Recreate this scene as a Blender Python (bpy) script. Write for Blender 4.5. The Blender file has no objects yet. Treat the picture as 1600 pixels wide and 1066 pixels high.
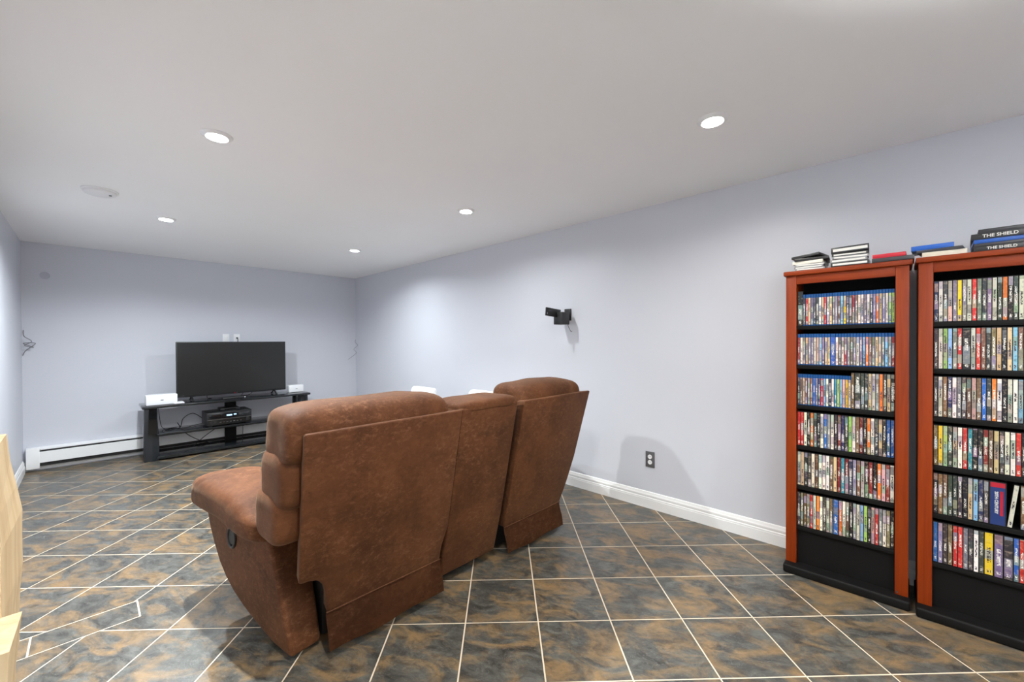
import bpy, bmesh, math, random
from mathutils import Vector, Matrix, noise
random.seed(7)
S = bpy.context.scene
COL = S.collection
PI = math.pi

# ------------------------------------------------------------------ camera
CAM_H = 1.28
cam_d = bpy.data.cameras.new('camera')
cam = bpy.data.objects.new('camera', cam_d); COL.objects.link(cam); S.camera = cam
cam_d.sensor_fit = 'HORIZONTAL'; cam_d.sensor_width = 36.0
cam_d.lens = 36.0 * 632.0 / 1600.0
cam_d.shift_y = 7.2 / 1600.0
cam_d.clip_start = 0.02
yaw, pitch, roll = (math.radians(a) for a in (46.30, -0.491, -0.266))
Fw = Vector((math.sin(yaw), math.cos(yaw), 0)); Rt = Vector((math.cos(yaw), -math.sin(yaw), 0)); Up = Vector((0, 0, 1))
F2 = math.cos(pitch) * Fw + math.sin(pitch) * Up; U2 = -math.sin(pitch) * Fw + math.cos(pitch) * Up
R3 = math.cos(roll) * Rt + math.sin(roll) * U2; U3 = -math.sin(roll) * Rt + math.cos(roll) * U2
M = Matrix.Identity(4)
for i in range(3):
    M[i][0] = R3[i]; M[i][1] = U3[i]; M[i][2] = -F2[i]
M[2][3] = CAM_H
cam.matrix_world = M

# ------------------------------------------------------------------ world, exposure
w = bpy.data.worlds.new('world'); S.world = w; w.use_nodes = True
w.node_tree.nodes['Background'].inputs[0].default_value = (0.8, 0.85, 1, 1)
w.node_tree.nodes['Background'].inputs[1].default_value = 0.3
S.view_settings.view_transform = 'Standard'; S.view_settings.look = 'None'
S.view_settings.gamma = 1.0; S.view_settings.use_curve_mapping = False
S.view_settings.exposure = 0.06
S.cycles.diffuse_bounces = 12; S.cycles.max_bounces = 16
UPLIGHT_W, TZ = 44.0, 0.9   # fill uplights added behind the viewer
POT_SPREAD = 158.0
PW = dict(far=52.0, far_r=22.0, mid_r=13.0, mid_l=60.0, near_r=10.0, near_l=24.0, rear_l=12.0, rear_r=6.0)   # watts of the recessed lamps
WARM, MID, COOL = (1.0, 0.985, 0.90), (0.95, 0.99, 0.99), (0.89, 0.96, 1.0)

# ------------------------------------------------------------------ room numbers
XL, XR, YB, YF, ZC = -0.462, 2.971, 6.322, -3.1, 2.314

# ------------------------------------------------------------------ materials
def srgb(r, g, b):
    f = lambda c: (c / 12.92 if c <= 0.04045 else ((c + 0.055) / 1.055) ** 2.4)
    return (f(r / 255), f(g / 255), f(b / 255), 1)

def mat(name, col=(0.5, 0.5, 0.5, 1), rough=0.5, metal=0.0, spec=0.5):
    m = bpy.data.materials.new(name); m.use_nodes = True
    b = m.node_tree.nodes['Principled BSDF']
    b.inputs['Base Color'].default_value = col
    b.inputs['Roughness'].default_value = rough
    b.inputs['Metallic'].default_value = metal
    b.inputs['Specular IOR Level'].default_value = spec
    return m

class NT:
    def __init__(s, m): s.t = m.node_tree; s.b = s.t.nodes['Principled BSDF']
    def n(s, typ, **kw):
        x = s.t.nodes.new('ShaderNode' + typ)
        for k, v in kw.items():
            if k.startswith('i_'):
                key = k[2:]; key = int(key) if key.isdigit() else key.replace('_', ' ')
                x.inputs[key].default_value = v
            else: setattr(x, k, v)
        return x
    def l(s, a, b): s.t.links.new(a, b)
    def math(s, op, a, b=None, c=None):
        x = s.t.nodes.new('ShaderNodeMath'); x.operation = op
        for i, v in enumerate((a, b, c)):
            if v is None: continue
            if isinstance(v, (int, float)): x.inputs[i].default_value = v
            else: s.l(v, x.inputs[i])
        return x.outputs[0]
    def mix(s, fac, a, b, blend='MIX'):
        x = s.t.nodes.new('ShaderNodeMix'); x.data_type = 'RGBA'; x.blend_type = blend
        for sock, v in ((x.inputs[0], fac), (x.inputs[6], a), (x.inputs[7], b)):
            if isinstance(v, (int, float)): sock.default_value = v
            elif isinstance(v, tuple): sock.default_value = v
            else: s.l(v, sock)
        return x.outputs[2]
    def noise(s, vec, scale, detail=4, rough=0.55, dist=0.0):
        x = s.n('TexNoise'); x.inputs['Scale'].default_value = scale; x.inputs['Detail'].default_value = detail
        x.inputs['Roughness'].default_value = rough; x.inputs['Distortion'].default_value = dist
        if vec is not None: s.l(vec, x.inputs['Vector'])
        return x.outputs['Fac']
    def ramp(s, fac, stops):
        x = s.n('ValToRGB'); e = x.color_ramp.elements
        while len(e) < len(stops): e.new(0.5)
        for el, (p, c) in zip(e, stops):
            el.position = p; el.color = c if len(c) == 4 else (*c, 1)
        s.l(fac, x.inputs[0]); return x.outputs[0]
    def bump(s, h, strength, dist=0.01):
        x = s.n('Bump'); x.inputs['Strength'].default_value = strength; x.inputs['Distance'].default_value = dist
        s.l(h, x.inputs['Height']); s.l(x.outputs[0], s.b.inputs['Normal'])
    def mapping(s, vec, scale=(1, 1, 1), rot=(0, 0, 0)):
        x = s.n('Mapping'); x.inputs['Scale'].default_value = scale; x.inputs['Rotation'].default_value = rot
        s.l(vec, x.inputs['Vector']); return x.outputs[0]

def paint(name, col, rough, bump=0.06):
    m = mat(name, col, rough); t = NT(m); tc = t.n('TexCoord')
    t.bump(t.noise(tc.outputs['Object'], 260, 2), bump, 0.002)
    v = t.noise(tc.outputs['Object'], 1.3, 2)
    c2 = tuple(c * 0.96 for c in col[:3]) + (1,)
    t.l(t.mix(v, col, c2), t.b.inputs['Base Color'])
    return m

M_wall = paint('wall_paint', srgb(208, 210, 218), 0.42)
M_ceil = paint('ceiling_paint', srgb(250, 250, 250), 0.7)
M_trim = paint('trim_white', srgb(240, 240, 240), 0.35, 0.01)
M_grout = paint('grout', srgb(214, 200, 178), 0.9, 0.2)
M_white = mat('white_plastic', srgb(236, 236, 238), 0.35)
M_chair = mat('white_chair', srgb(244, 244, 245), 0.4)
M_black = mat('black_plastic', srgb(26, 26, 28), 0.4)
M_blackmat = mat('black_laminate', srgb(15, 14, 14), 0.6, 0, 0.2)
M_blackgloss = mat('black_gloss', srgb(16, 17, 19), 0.08)
M_legblack = mat('black_lacquer', srgb(34, 37, 42), 0.25)
M_glass = mat('dark_glass', srgb(24, 27, 30), 0.06)
M_screen = mat('tv_screen', srgb(30, 31, 31), 0.28)
M_silver = mat('silver', srgb(150, 152, 155), 0.3, 1.0)
M_greyplate = mat('grey_plate', srgb(112, 112, 114), 0.4, 0.4)
M_dark = mat('dark_metal', srgb(22, 20, 20), 0.6)
M_slot = mat('heater_slot', srgb(28, 28, 30), 0.6)
M_cable = mat('cable_black', srgb(22, 22, 24), 0.5)
M_cablegrey = mat('cable_grey', srgb(120, 118, 122), 0.5)
M_paper = mat('paper_white', srgb(226, 224, 218), 0.6)
M_red = mat('logo_red', srgb(170, 20, 40), 0.4)

def emis(name, col, st):
    m = mat(name, (0, 0, 0, 1), 0.5); b = m.node_tree.nodes['Principled BSDF']
    b.inputs['Emission Color'].default_value = (*col, 1); b.inputs['Emission Strength'].default_value = st
    return m
M_disp = emis('receiver_display', (0.35, 0.65, 1.0), 2.5)

def m_wood(name, c1, c2, rough, scale=(40, 40, 2.2), ring=1.0):
    m = mat(name, c1, rough, 0, 0.25); t = NT(m); tc = t.n('TexCoord')
    v = t.mapping(tc.outputs['Object'], scale)
    f = t.noise(v, 1.0, 5, 0.6, 0.6)
    f2 = t.noise(t.mapping(tc.outputs['Object'], (3, 3, 1.2)), 1.5, 2)
    c = t.mix(t.ramp(f, [(0.3, (0, 0, 0)), (0.7, (1, 1, 1))]), c1, c2)
    c = t.mix(t.math('MULTIPLY', f2, 0.35), c, tuple(x * 0.6 for x in c1[:3]) + (1,))
    t.l(c, t.b.inputs['Base Color']); t.bump(f, 0.04, 0.002)
    return m
M_cherry = m_wood('cherry_wood', srgb(150, 58, 10), srgb(122, 40, 4), 0.45)
M_cherryh = m_wood('cherry_wood_rail', srgb(150, 58, 10), srgb(122, 40, 4), 0.45, (40, 2.2, 40))
M_pine = m_wood('pine', srgb(202, 180, 146), srgb(172, 142, 104), 0.6, (26, 26, 2.2))

def m_suede():
    m = mat('brown_suede', (0.15, 0.06, 0.03, 1), 0.7, 0, 0.18); t = NT(m); tc = t.n('TexCoord'); o = tc.outputs['Object']
    a = t.noise(o, 4.5, 5, 0.65, 0.4)
    c = t.mix(t.ramp(a, [(0.30, (0, 0, 0)), (0.70, (1, 1, 1))]), srgb(66, 36, 18), srgb(96, 58, 33))
    b = t.noise(t.mapping(o, (1.0, 1.0, 1.6), (0.4, 0.9, 0.3)), 34, 10, 0.85, 0.3)
    scr = t.ramp(b, [(0.50, (0, 0, 0)), (0.76, (1, 1, 1))])
    big = t.ramp(t.noise(o, 2.6, 3, 0.6), [(0.40, (0.25, 0.25, 0.25)), (0.66, (1, 1, 1))])
    c = t.mix(t.math('MULTIPLY', t.math('MULTIPLY', scr, big), 0.7), c, srgb(156, 112, 80))
    dk = t.ramp(t.noise(o, 48, 6, 0.75, 0.4), [(0.52, (0, 0, 0)), (0.72, (1, 1, 1))])
    c = t.mix(t.math('MULTIPLY', dk, 0.55), c, srgb(50, 26, 13))
    t.l(c, t.b.inputs['Base Color'])
    t.b.inputs['Sheen Weight'].default_value = 0.08; t.b.inputs['Sheen Roughness'].default_value = 0.4
    t.b.inputs['Sheen Tint'].default_value = (1.0, 0.75, 0.5, 1)
    t.bump(t.noise(o, 90, 5, 0.65), 0.15, 0.003)
    return m
M_suede = m_suede()

def m_tile():
    m = mat('slate_tile', (0.1, 0.1, 0.1, 1), 0.3); t = NT(m); tc = t.n('TexCoord'); oi = t.n('ObjectInfo')
    vm = t.n('VectorMath', operation='SCALE'); vm.inputs[0].default_value = (37.0, 61.0, 23.0)
    t.l(oi.outputs['Random'], vm.inputs['Scale'])
    va = t.n('VectorMath', operation='ADD'); t.l(tc.outputs['Object'], va.inputs[0]); t.l(vm.outputs[0], va.inputs[1])
    v = va.outputs[0]
    st = t.mapping(v, (1, 1, 1), (0, 0, math.radians(62)))
    st = t.mapping(st, (4.0, 7.0, 4.0))
    a = t.noise(st, 1.25, 6, 0.62, 0.8)
    b = t.noise(st, 2.2, 6, 0.65, 1.2)
    sl = t.mix(t.ramp(b, [(0.35, (0, 0, 0)), (0.65, (1, 1, 1))]), srgb(52, 51, 48), srgb(94, 94, 89))
    rust = t.mix(b, srgb(102, 83, 59), srgb(150, 122, 85))
    c = t.mix(t.ramp(a, [(0.46, (0, 0, 0)), (0.64, (1, 1, 1))]), sl, rust)
    dk = t.ramp(t.noise(st, 5.0, 6, 0.7, 1.0), [(0.5, (0, 0, 0)), (0.75, (1, 1, 1))])
    c = t.mix(t.math('MULTIPLY', dk, 0.55), c, srgb(48, 42, 38))
    vein = t.ramp(t.noise(st, 3.0, 3, 0.5, 3.0), [(0.485, (0, 0, 0)), (0.5, (1, 1, 1)), (0.515, (0, 0, 0))])
    c = t.mix(t.math('MULTIPLY', vein, 0.22), c, srgb(150, 152, 150))
    t.l(c, t.b.inputs['Base Color'])
    t.l(t.math('MULTIPLY_ADD', b, 0.15, 0.27), t.b.inputs['Roughness'])
    t.bump(b, 0.18, 0.004)
    return m
M_tile = m_tile()

def m_sleeve():
    """printed spine paper: the object's own colour, a title and picture blocks that differ from case to case"""
    m = mat('printed_spine', (0.5, 0.5, 0.5, 1), 0.35); t = NT(m); tc = t.n('TexCoord'); oi = t.n('ObjectInfo')
    base = oi.outputs['Color']; rnd = oi.outputs['Random']
    sp = t.n('SeparateXYZ'); t.l(tc.outputs['Generated'], sp.inputs[0]); z = sp.outputs['Z']; y = sp.outputs['Y']
    def hashv(k, *extra):
        wn = t.n('TexWhiteNoise', noise_dimensions='2D'); cb = t.n('CombineXYZ')
        t.l(t.math('MULTIPLY', rnd, 97.3 + k * 13.7), cb.inputs[0])
        if extra: t.l(extra[0], cb.inputs[1])
        else: cb.inputs[1].default_value = k
        t.l(cb.outputs[0], wn.inputs['Vector']); return wn
    # picture blocks: the spine divided into bands at random heights
    band = t.math('FLOOR', t.math('MULTIPLY_ADD', z, 4.6, t.math('MULTIPLY', rnd, 7.0)))
    hb = hashv(1, band)
    hc = hashv(2, band)
    hs = t.n('HueSaturation'); t.l(hc.outputs['Color'], hs.inputs['Color']); hs.inputs['Saturation'].default_value = 0.45; hs.inputs['Value'].default_value = 0.42
    fac = t.math('MULTIPLY', t.math('GREATER_THAN', hb.outputs['Value'], 0.70), 0.75)
    c = t.mix(fac, base, hs.outputs['Color'])
    # mottled art
    cb = t.n('CombineXYZ'); t.l(t.math('MULTIPLY', y, 0.7), cb.inputs[0]); t.l(t.math('MULTIPLY', z, 9.0), cb.inputs[1]); t.l(t.math('MULTIPLY', rnd, 531.0), cb.inputs[2])
    art = t.noise(cb.outputs[0], 1.6, 4, 0.6)
    c = t.mix(t.math('MULTIPLY', t.ramp(art, [(0.52, (0, 0, 0)), (0.7, (1, 1, 1))]), 0.45), c, tuple(srgb(196, 176, 150)))
    c = t.mix(t.math('MULTIPLY', t.ramp(art, [(0.3, (1, 1, 1)), (0.45, (0, 0, 0))]), 0.5), c, (0.02, 0.02, 0.025, 1))
    # title: letter-like marks running up the middle of the spine
    bw = t.n('RGBToBW'); t.l(base, bw.inputs[0])
    ink = t.mix(t.math('GREATER_THAN', bw.outputs[0], 0.3), (0.72, 0.70, 0.64, 1), (0.05, 0.04, 0.05, 1))
    lb = t.n('CombineXYZ'); t.l(t.math('FLOOR', t.math('MULTIPLY', y, 6.0)), lb.inputs[0]); t.l(t.math('FLOOR', t.math('MULTIPLY', z, 62.0)), lb.inputs[1]); t.l(t.math('MULTIPLY', rnd, 331.0), lb.inputs[2])
    wn = t.n('TexWhiteNoise', noise_dimensions='3D'); t.l(lb.outputs[0], wn.inputs['Vector'])
    z0 = t.math('MULTIPLY_ADD', hashv(5).outputs['Value'], 0.25, 0.25)
    z1 = t.math('ADD', z0, t.math('MULTIPLY_ADD', hashv(6).outputs['Value'], 0.3, 0.15))
    inb = t.math('MULTIPLY', t.math('GREATER_THAN', z, z0), t.math('LESS_THAN', z, z1))
    iny = t.math('MULTIPLY', t.math('GREATER_THAN', y, 0.25), t.math('LESS_THAN', y, 0.75))
    tit = t.math('MULTIPLY', t.math('MULTIPLY', inb, iny), t.math('GREATER_THAN', wn.outputs['Value'], 0.38))
    # maker's mark near the foot
    foot = t.math('MULTIPLY', t.math('MULTIPLY', t.math('GREATER_THAN', z, 0.05), t.math('LESS_THAN', z, 0.13)), iny)
    foot = t.math('MULTIPLY', foot, t.math('GREATER_THAN', wn.outputs['Value'], 0.45))
    c = t.mix(t.math('MAXIMUM', tit, foot), c, ink)
    t.l(c, t.b.inputs['Base Color'])
    return m
M_sleeve = m_sleeve()
M_dvdshell = mat('black_case_plastic', srgb(36, 36, 38), 0.25)
M_blushell = mat('blue_case_plastic', srgb(20, 74, 132), 0.25)
M_clearcase = mat('clear_case_plastic', srgb(150, 150, 152), 0.2)
def m_objcol(name, rough=0.35):
    m = mat(name, (1, 1, 1, 1), rough); t = NT(m); oi = t.n('ObjectInfo'); t.l(oi.outputs['Color'], t.b.inputs['Base Color']); return m
M_objcol = m_objcol('case_colour')

# ------------------------------------------------------------------ geometry helpers
ORG = {}
def new_bm(): return bmesh.new()
def add_box(bm, lo, hi, mtx=None):
    r = bmesh.ops.create_cube(bm, size=1.0)
    c = [(a + b) / 2 for a, b in zip(lo, hi)]; s = [b - a for a, b in zip(lo, hi)]
    for v in r['verts']:
        v.co = Vector((c[0] + v.co.x * s[0], c[1] + v.co.y * s[1], c[2] + v.co.z * s[2]))
        if mtx: v.co = mtx @ v.co
    return r['verts']
def bev(bm, r, seg=2, ang=35):
    ed = [e for e in bm.edges if len(e.link_faces) == 2 and e.calc_face_angle(0) > math.radians(ang)]
    bmesh.ops.bevel(bm, geom=ed, offset=r, segments=seg, affect='EDGES', profile=0.5)
def box(lo, hi, r=0.0, seg=2, mtx=None):
    bm = new_bm(); add_box(bm, lo, hi)
    if r: bev(bm, r, seg)
    if mtx: bm.transform(mtx)
    return bm
def add_cyl(bm, p0, p1, r0, r1=None, n=16, cap=True):
    p0, p1 = Vector(p0), Vector(p1); r1 = r0 if r1 is None else r1
    d = p1 - p0; q = d.to_track_quat('Z', 'Y').to_matrix().to_4x4()
    m = Matrix.Translation((p0 + p1) / 2) @ q
    bmesh.ops.create_cone(bm, cap_ends=cap, segments=n, radius1=r0, radius2=r1, depth=d.length, matrix=m)
def lathe(prof, n=32):
    bm = new_bm(); rings = []
    for r, z in prof:
        rings.append([bm.verts.new((r * math.cos(2 * PI * k / n), r * math.sin(2 * PI * k / n), z)) for k in range(n)] if r > 1e-6 else [bm.verts.new((0, 0, z))])
    for a, b in zip(rings, rings[1:]):
        for k in range(n):
            k2 = (k + 1) % n
            if len(a) == 1 and len(b) == 1: continue
            if len(a) == 1: bm.faces.new((a[0], b[k], b[k2]))
            elif len(b) == 1: bm.faces.new((a[k], a[k2], b[0]))
            else: bm.faces.new((a[k], a[k2], b[k2], b[k]))
    bmesh.ops.recalc_face_normals(bm, faces=bm.faces); return bm
def prism(poly, fn0, fn1):
    """closed polygon -> two lofted outlines: fn(p) gives the 3D place of each end"""
    bm = new_bm(); a = [bm.verts.new(fn0(p)) for p in poly]; b = [bm.verts.new(fn1(p)) for p in poly]
    bm.faces.new(a); bm.faces.new(b[::-1]); n = len(poly)
    for k in range(n): bm.faces.new((a[k], b[k], b[(k + 1) % n], a[(k + 1) % n]))
    bmesh.ops.recalc_face_normals(bm, faces=bm.faces); return bm
def tube(pts, r, n=6, sub=6):
    """a round cord through points (Catmull-Rom)"""
    P = [Vector(p) for p in pts]; Q = []
    for i in range(len(P) - 1):
        p0 = P[max(i - 1, 0)]; p1 = P[i]; p2 = P[i + 1]; p3 = P[min(i + 2, len(P) - 1)]
        for k in range(sub):
            u = k / sub
            Q.append(0.5 * ((2 * p1) + (-p0 + p2) * u + (2 * p0 - 5 * p1 + 4 * p2 - p3) * u * u + (-p0 + 3 * p1 - 3 * p2 + p3) * u ** 3))
    Q.append(P[-1]); bm = new_bm(); rings = []
    for i, q in enumerate(Q):
        d = (Q[min(i + 1, len(Q) - 1)] - Q[max(i - 1, 0)]).normalized()
        a = d.orthogonal().normalized(); b = d.cross(a)
        rings.append([bm.verts.new(q + r * (math.cos(2 * PI * k / n) * a + math.sin(2 * PI * k / n) * b)) for k in range(n)])
    for A, B_ in zip(rings, rings[1:]):
        # join nearest start to avoid twist
        s = min(range(n), key=lambda s_: (A[0].co - B_[s_].co).length)
        for k in range(n): bm.faces.new((A[k], A[(k + 1) % n], B_[(k + 1 + s) % n], B_[(k + s) % n]))
        B_[:] = B_[s:] + B_[:s]
    bm.faces.new(rings[0][::-1]); bm.faces.new(rings[-1])
    bmesh.ops.recalc_face_normals(bm, faces=bm.faces); return bm
def puff(c, h, e=(0.45, 0.45), n=(40, 24), wr=0.0, freq=6.0, fn=None, axis='Z'):
    """a stuffed cushion: superellipsoid with soft wrinkles"""
    bm = new_bm(); rows = []
    sg = lambda x, p: math.copysign(abs(x) ** p, x)
    for i in range(n[1] + 1):
        v = -PI / 2 + PI * i / n[1]; row = []
        for k in range(n[0]):
            u = 2 * PI * k / n[0]
            p = Vector((sg(math.cos(v), e[1]) * sg(math.cos(u), e[0]), sg(math.cos(v), e[1]) * sg(math.sin(u), e[0]), sg(math.sin(v), e[1])))
            if axis == 'X': p = Vector((p.z, p.x, p.y))
            if axis == 'Y': p = Vector((p.y, p.z, p.x))
            q = Vector((p.x * h[0], p.y * h[1], p.z * h[2]))
            if fn: q = fn(q, p)
            if wr: q += p.normalized() * wr * noise.noise(Vector((q.x * freq + c[0], q.y * freq, q.z * freq)))
            row.append(q + Vector(c))
            if i in (0, n[1]): break
        rows.append([bm.verts.new(q) for q in row])
    N = n[0]
    for a, b in zip(rows, rows[1:]):
        for k in range(N):
            k2 = (k + 1) % N
            if len(a) == 1: bm.faces.new((a[0], b[k2], b[k]))
            elif len(b) == 1: bm.faces.new((a[k], a[k2], b[0]))
            else: bm.faces.new((a[k], a[k2], b[k2], b[k]))
    bmesh.ops.recalc_face_normals(bm, faces=bm.faces); return bm

def mesh_of(name, bm, smooth=False):
    me = bpy.data.meshes.new(name); bm.to_mesh(me); bm.free()
    if smooth:
        me.polygons.foreach_set('use_smooth', [True] * len(me.polygons))
        try: me.set_sharp_from_angle(angle=math.radians(42))
        except Exception: pass
    return me
def tag(o, label=None, cat=None, group=None, kind=None):
    if label: o['label'] = label
    if cat: o['category'] = cat
    if group: o['group'] = group
    if kind: o['kind'] = kind
    return o
def thing(name, loc, label, cat, group=None):
    o = bpy.data.objects.new(name, None); COL.objects.link(o); o.location = loc; o.empty_display_size = 0.1
    ORG[o] = Vector(loc); return tag(o, label, cat, group)
def part(name, bm, m, parent, smooth=True, label=None):
    """mesh in world coordinates, stored relative to its thing's base"""
    bm.transform(Matrix.Translation(-ORG[parent]))
    o = bpy.data.objects.new(name, mesh_of(name, bm, smooth)); o.data.materials.append(m)
    COL.objects.link(o); o.parent = parent; ORG[o] = ORG[parent]
    if label: o['label'] = label
    return o
def solo(name, bm, m, loc, label, cat, group=None, smooth=True):
    bm.transform(Matrix.Translation(-Vector(loc)))
    o = bpy.data.objects.new(name, mesh_of(name, bm, smooth)); o.data.materials.append(m)
    COL.objects.link(o); o.location = loc; ORG[o] = Vector(loc)
    return tag(o, label, cat, group)
def struct(name, bm, m, label, smooth=False):
    o = bpy.data.objects.new(name, mesh_of(name, bm, smooth)); o.data.materials.append(m)
    COL.objects.link(o); ORG[o] = Vector((0, 0, 0)); return tag(o, label, None, None, 'structure')
def text_mesh(name, txt, size, m, parent, mtx, extrude=0.0004, bold=0.0):
    cu = bpy.data.curves.new(name, 'FONT'); cu.body = txt; cu.size = size; cu.extrude = extrude; cu.offset = bold
    cu.align_x = 'CENTER'; cu.align_y = 'CENTER'; cu.resolution_u = 3
    tmp = bpy.data.objects.new('tmp', cu); COL.objects.link(tmp)
    dg = bpy.context.evaluated_depsgraph_get(); me = bpy.data.meshes.new_from_object(tmp.evaluated_get(dg))
    bpy.data.objects.remove(tmp); bpy.data.curves.remove(cu)
    me.transform(mtx); me.name = name; me.materials.clear(); me.materials.append(m)
    o = bpy.data.objects.new(name, me); COL.objects.link(o); o.parent = parent; ORG[o] = ORG.get(parent, Vector()); return o

# ------------------------------------------------------------------ the room shell
T = 0.12
WB = struct('wall_back', box((XL - T, YB, -0.1), (XR + T, YB + T, ZC)), M_wall, 'lavender grey painted wall behind the television')
struct('wall_right', box((XR, YF - T, -0.1), (XR + T, YB, ZC)), M_wall, 'long lavender grey painted wall behind the disc racks')
struct('wall_left', box((XL - T, YF - T, -0.1), (XL, YB, ZC)), M_wall, 'lavender grey painted wall at the left edge')
struct('wall_front', box((XL, YF - T, -0.1), (XR, YF, ZC)), M_wall, 'lavender grey painted wall behind the viewer')
struct('ceiling', box((XL - T, YF - T, ZC), (XR + T, YB + T, ZC + T)), M_ceil, 'smooth white painted ceiling with recessed lights')
floor = struct('floor', box((XL - 0.02, YF - 0.02, -0.1), (XR + 0.02, YB + 0.02, -0.0008)), M_grout, 'dark slate look tiles laid diagonally with cream grout')

# floor tiles: square, laid at 45 degrees, each its own piece
TP = 0.3319; TA, TB = 0.4874, 1.5053; GR = 0.0031
RS = math.sqrt(0.5)
def clip(poly, ax, val, keep_less):
    out = []
    for k in range(len(poly)):
        p, q = poly[k], poly[(k + 1) % len(poly)]
        ip = (p[ax] <= val) == keep_less or abs(p[ax] - val) < 1e-9; iq = (q[ax] <= val) == keep_less or abs(q[ax] - val) < 1e-9
        if ip: out.append(p)
        if ip != iq:
            u = (val - p[ax]) / (q[ax] - p[ax]); out.append((p[0] + u * (q[0] - p[0]), p[1] + u * (q[1] - p[1])))
    return out
def area(p): return 0.5 * abs(sum(p[k][0] * p[(k + 1) % len(p)][1] - p[(k + 1) % len(p)][0] * p[k][1] for k in range(len(p)))) if len(p) > 2 else 0
SX, SY0, SY1 = 0.155, 2.575, 2.740       # the straight strip of cut tiles set into the diagonal field
def tile_bm(polys):
    bm = new_bm()
    for poly in polys:
        a = [bm.verts.new((x, y, 0)) for x, y in poly]; b = [bm.verts.new((x, y, -0.0012)) for x, y in poly]
        f = bm.faces.new(a)
        for k in range(len(a)): bm.faces.new((a[k], b[k], b[(k + 1) % len(a)], a[(k + 1) % len(a)]))
    bmesh.ops.recalc_face_normals(bm, faces=bm.faces)
    for f in bm.faces:
        if abs(f.normal.z) > 0.9 and f.normal.z < 0: f.normal_flip()
    return bm
def lay_tile(polys, name='tile'):
    cx = sum(p[0] for q in polys for p in q) / sum(len(q) for q in polys); cy = sum(p[1] for q in polys for p in q) / sum(len(q) for q in polys)
    bm = tile_bm([[(x - cx, y - cy) for x, y in q] for q in polys])
    o = bpy.data.objects.new(name, mesh_of(name, bm)); o.data.materials.append(M_tile); COL.objects.link(o)
    o.parent = floor; o.location = (cx, cy, 0)
far = []
for i in range(-40, 40):
    for j in range(-40, 40):
        cs = [(TA + (i + di) * TP + sx * GR, TB + (j + dj) * TP + sy * GR) for di, dj, sx, sy in ((0, 0, 1, 1), (1, 0, -1, 1), (1, 1, -1, -1), (0, 1, 1, -1))]
        poly = [((X + Y) * RS, (-X + Y) * RS) for X, Y in cs]
        for ax, v, less in ((0, XL, False), (0, XR, True), (1, YF, False), (1, YB, True)):
            if len(poly) > 2: poly = clip(poly, ax, v, less)
        if area(poly) < 1e-4: continue
        ps = [poly]
        if min(p[0] for p in poly) < SX + GR and min(p[1] for p in poly) < SY1 + GR and max(p[1] for p in poly) > SY0 - GR:
            up = clip(poly, 1, SY1 + GR, False); dn = clip(poly, 1, SY0 - GR, True)
            md = clip(clip(poly, 1, SY1 + GR, True), 1, SY0 - GR, False); md = clip(md, 0, SX + GR, False) if len(md) > 2 else []
            groups = [q for q in (up, md, dn) if area(q) > 1e-4]
            if area(md) > 1e-4: ps_list = [groups]
            else: ps_list = [[q] for q in groups]
            for g in ps_list: lay_tile(g)
            continue
        if max(p[1] for p in poly) < -0.55: far.append(poly)
        else: lay_tile(ps)
lay_tile([[(-0.187 + GR, SY0 + GR), (SX - GR, SY0 + GR), (SX - GR, SY1 - GR), (-0.187 + GR, SY1 - GR)]])
lay_tile([[(XL, SY0 + GR), (-0.187 - GR, SY0 + GR), (-0.187 - GR, SY1 - GR), (XL, SY1 - GR)]])
fo = bpy.data.objects.new('tile_field', mesh_of('tile_field', tile_bm(far))); fo.data.materials.append(M_tile); COL.objects.link(fo); fo.parent = floor; fo['kind'] = 'stuff'

# baseboards with a moulded top
PROF = [(0, 0), (0.016, 0), (0.016, 0.066), (0.0145, 0.070), (0.0145, 0.078), (0.011, 0.084), (0.0125, 0.092), (0.0125, 0.100), (0.009, 0.108), (0.006, 0.119), (0.004, 0.123), (0, 0.125)]
struct('baseboard_right', prism(PROF, lambda p: (XR - p[0], YF, p[1]), lambda p: (XR - p[0], YB, p[1])), M_trim, 'white moulded baseboard along the long right wall')
struct('baseboard_left', prism(PROF, lambda p: (XL + p[0], YF, p[1]), lambda p: (XL + p[0], YB - 0.075, p[1])), M_trim, 'white moulded baseboard along the left wall')
struct('baseboard_front', prism(PROF, lambda p: (XL + 0.02, YF + p[0], p[1]), lambda p: (XR - 0.02, YF + p[0], p[1])), M_trim, 'white moulded baseboard behind the viewer')

# baseboard heater on the back wall
hx0, hx1 = XL + 0.02, 2.60
ht = thing('baseboard_heater', ((hx0 + hx1) / 2, YB - 0.035, 0), 'long white metal baseboard heater under the television wall', 'heater')
HP = [(0.072, 0.085), (0.072, 0.192), (0.066, 0.196), (0.066, 0.088)]
part('front_cover', prism(HP, lambda p: (hx0 + 0.03, YB - p[0], p[1]), lambda p: (hx1 - 0.03, YB - p[0], p[1])), M_trim, ht, False)
part('back_plate', box((hx0 + 0.02, YB - 0.012, 0.012), (hx1 - 0.02, YB, 0.232)), M_trim, ht, False)
TPF = [(0.004, 0.238), (0.070, 0.226), (0.070, 0.214), (0.064, 0.214), (0.064, 0.221), (0.004, 0.232)]
part('top_hood', prism(TPF, lambda p: (hx0 + 0.01, YB - p[0], p[1]), lambda p: (hx1 - 0.01, YB - p[0], p[1])), M_trim, ht, False)
part('louver', box((hx0 + 0.10, YB - 0.067, 0.196), (hx1 - 0.10, YB - 0.050, 0.213)), M_slot, ht, False, 'dark louver slot')
part('fin_tube', box((hx0 + 0.05, YB - 0.060, 0.05), (hx1 - 0.05, YB - 0.014, 0.12)), M_dark, ht, False, 'dark heating fins')
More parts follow.
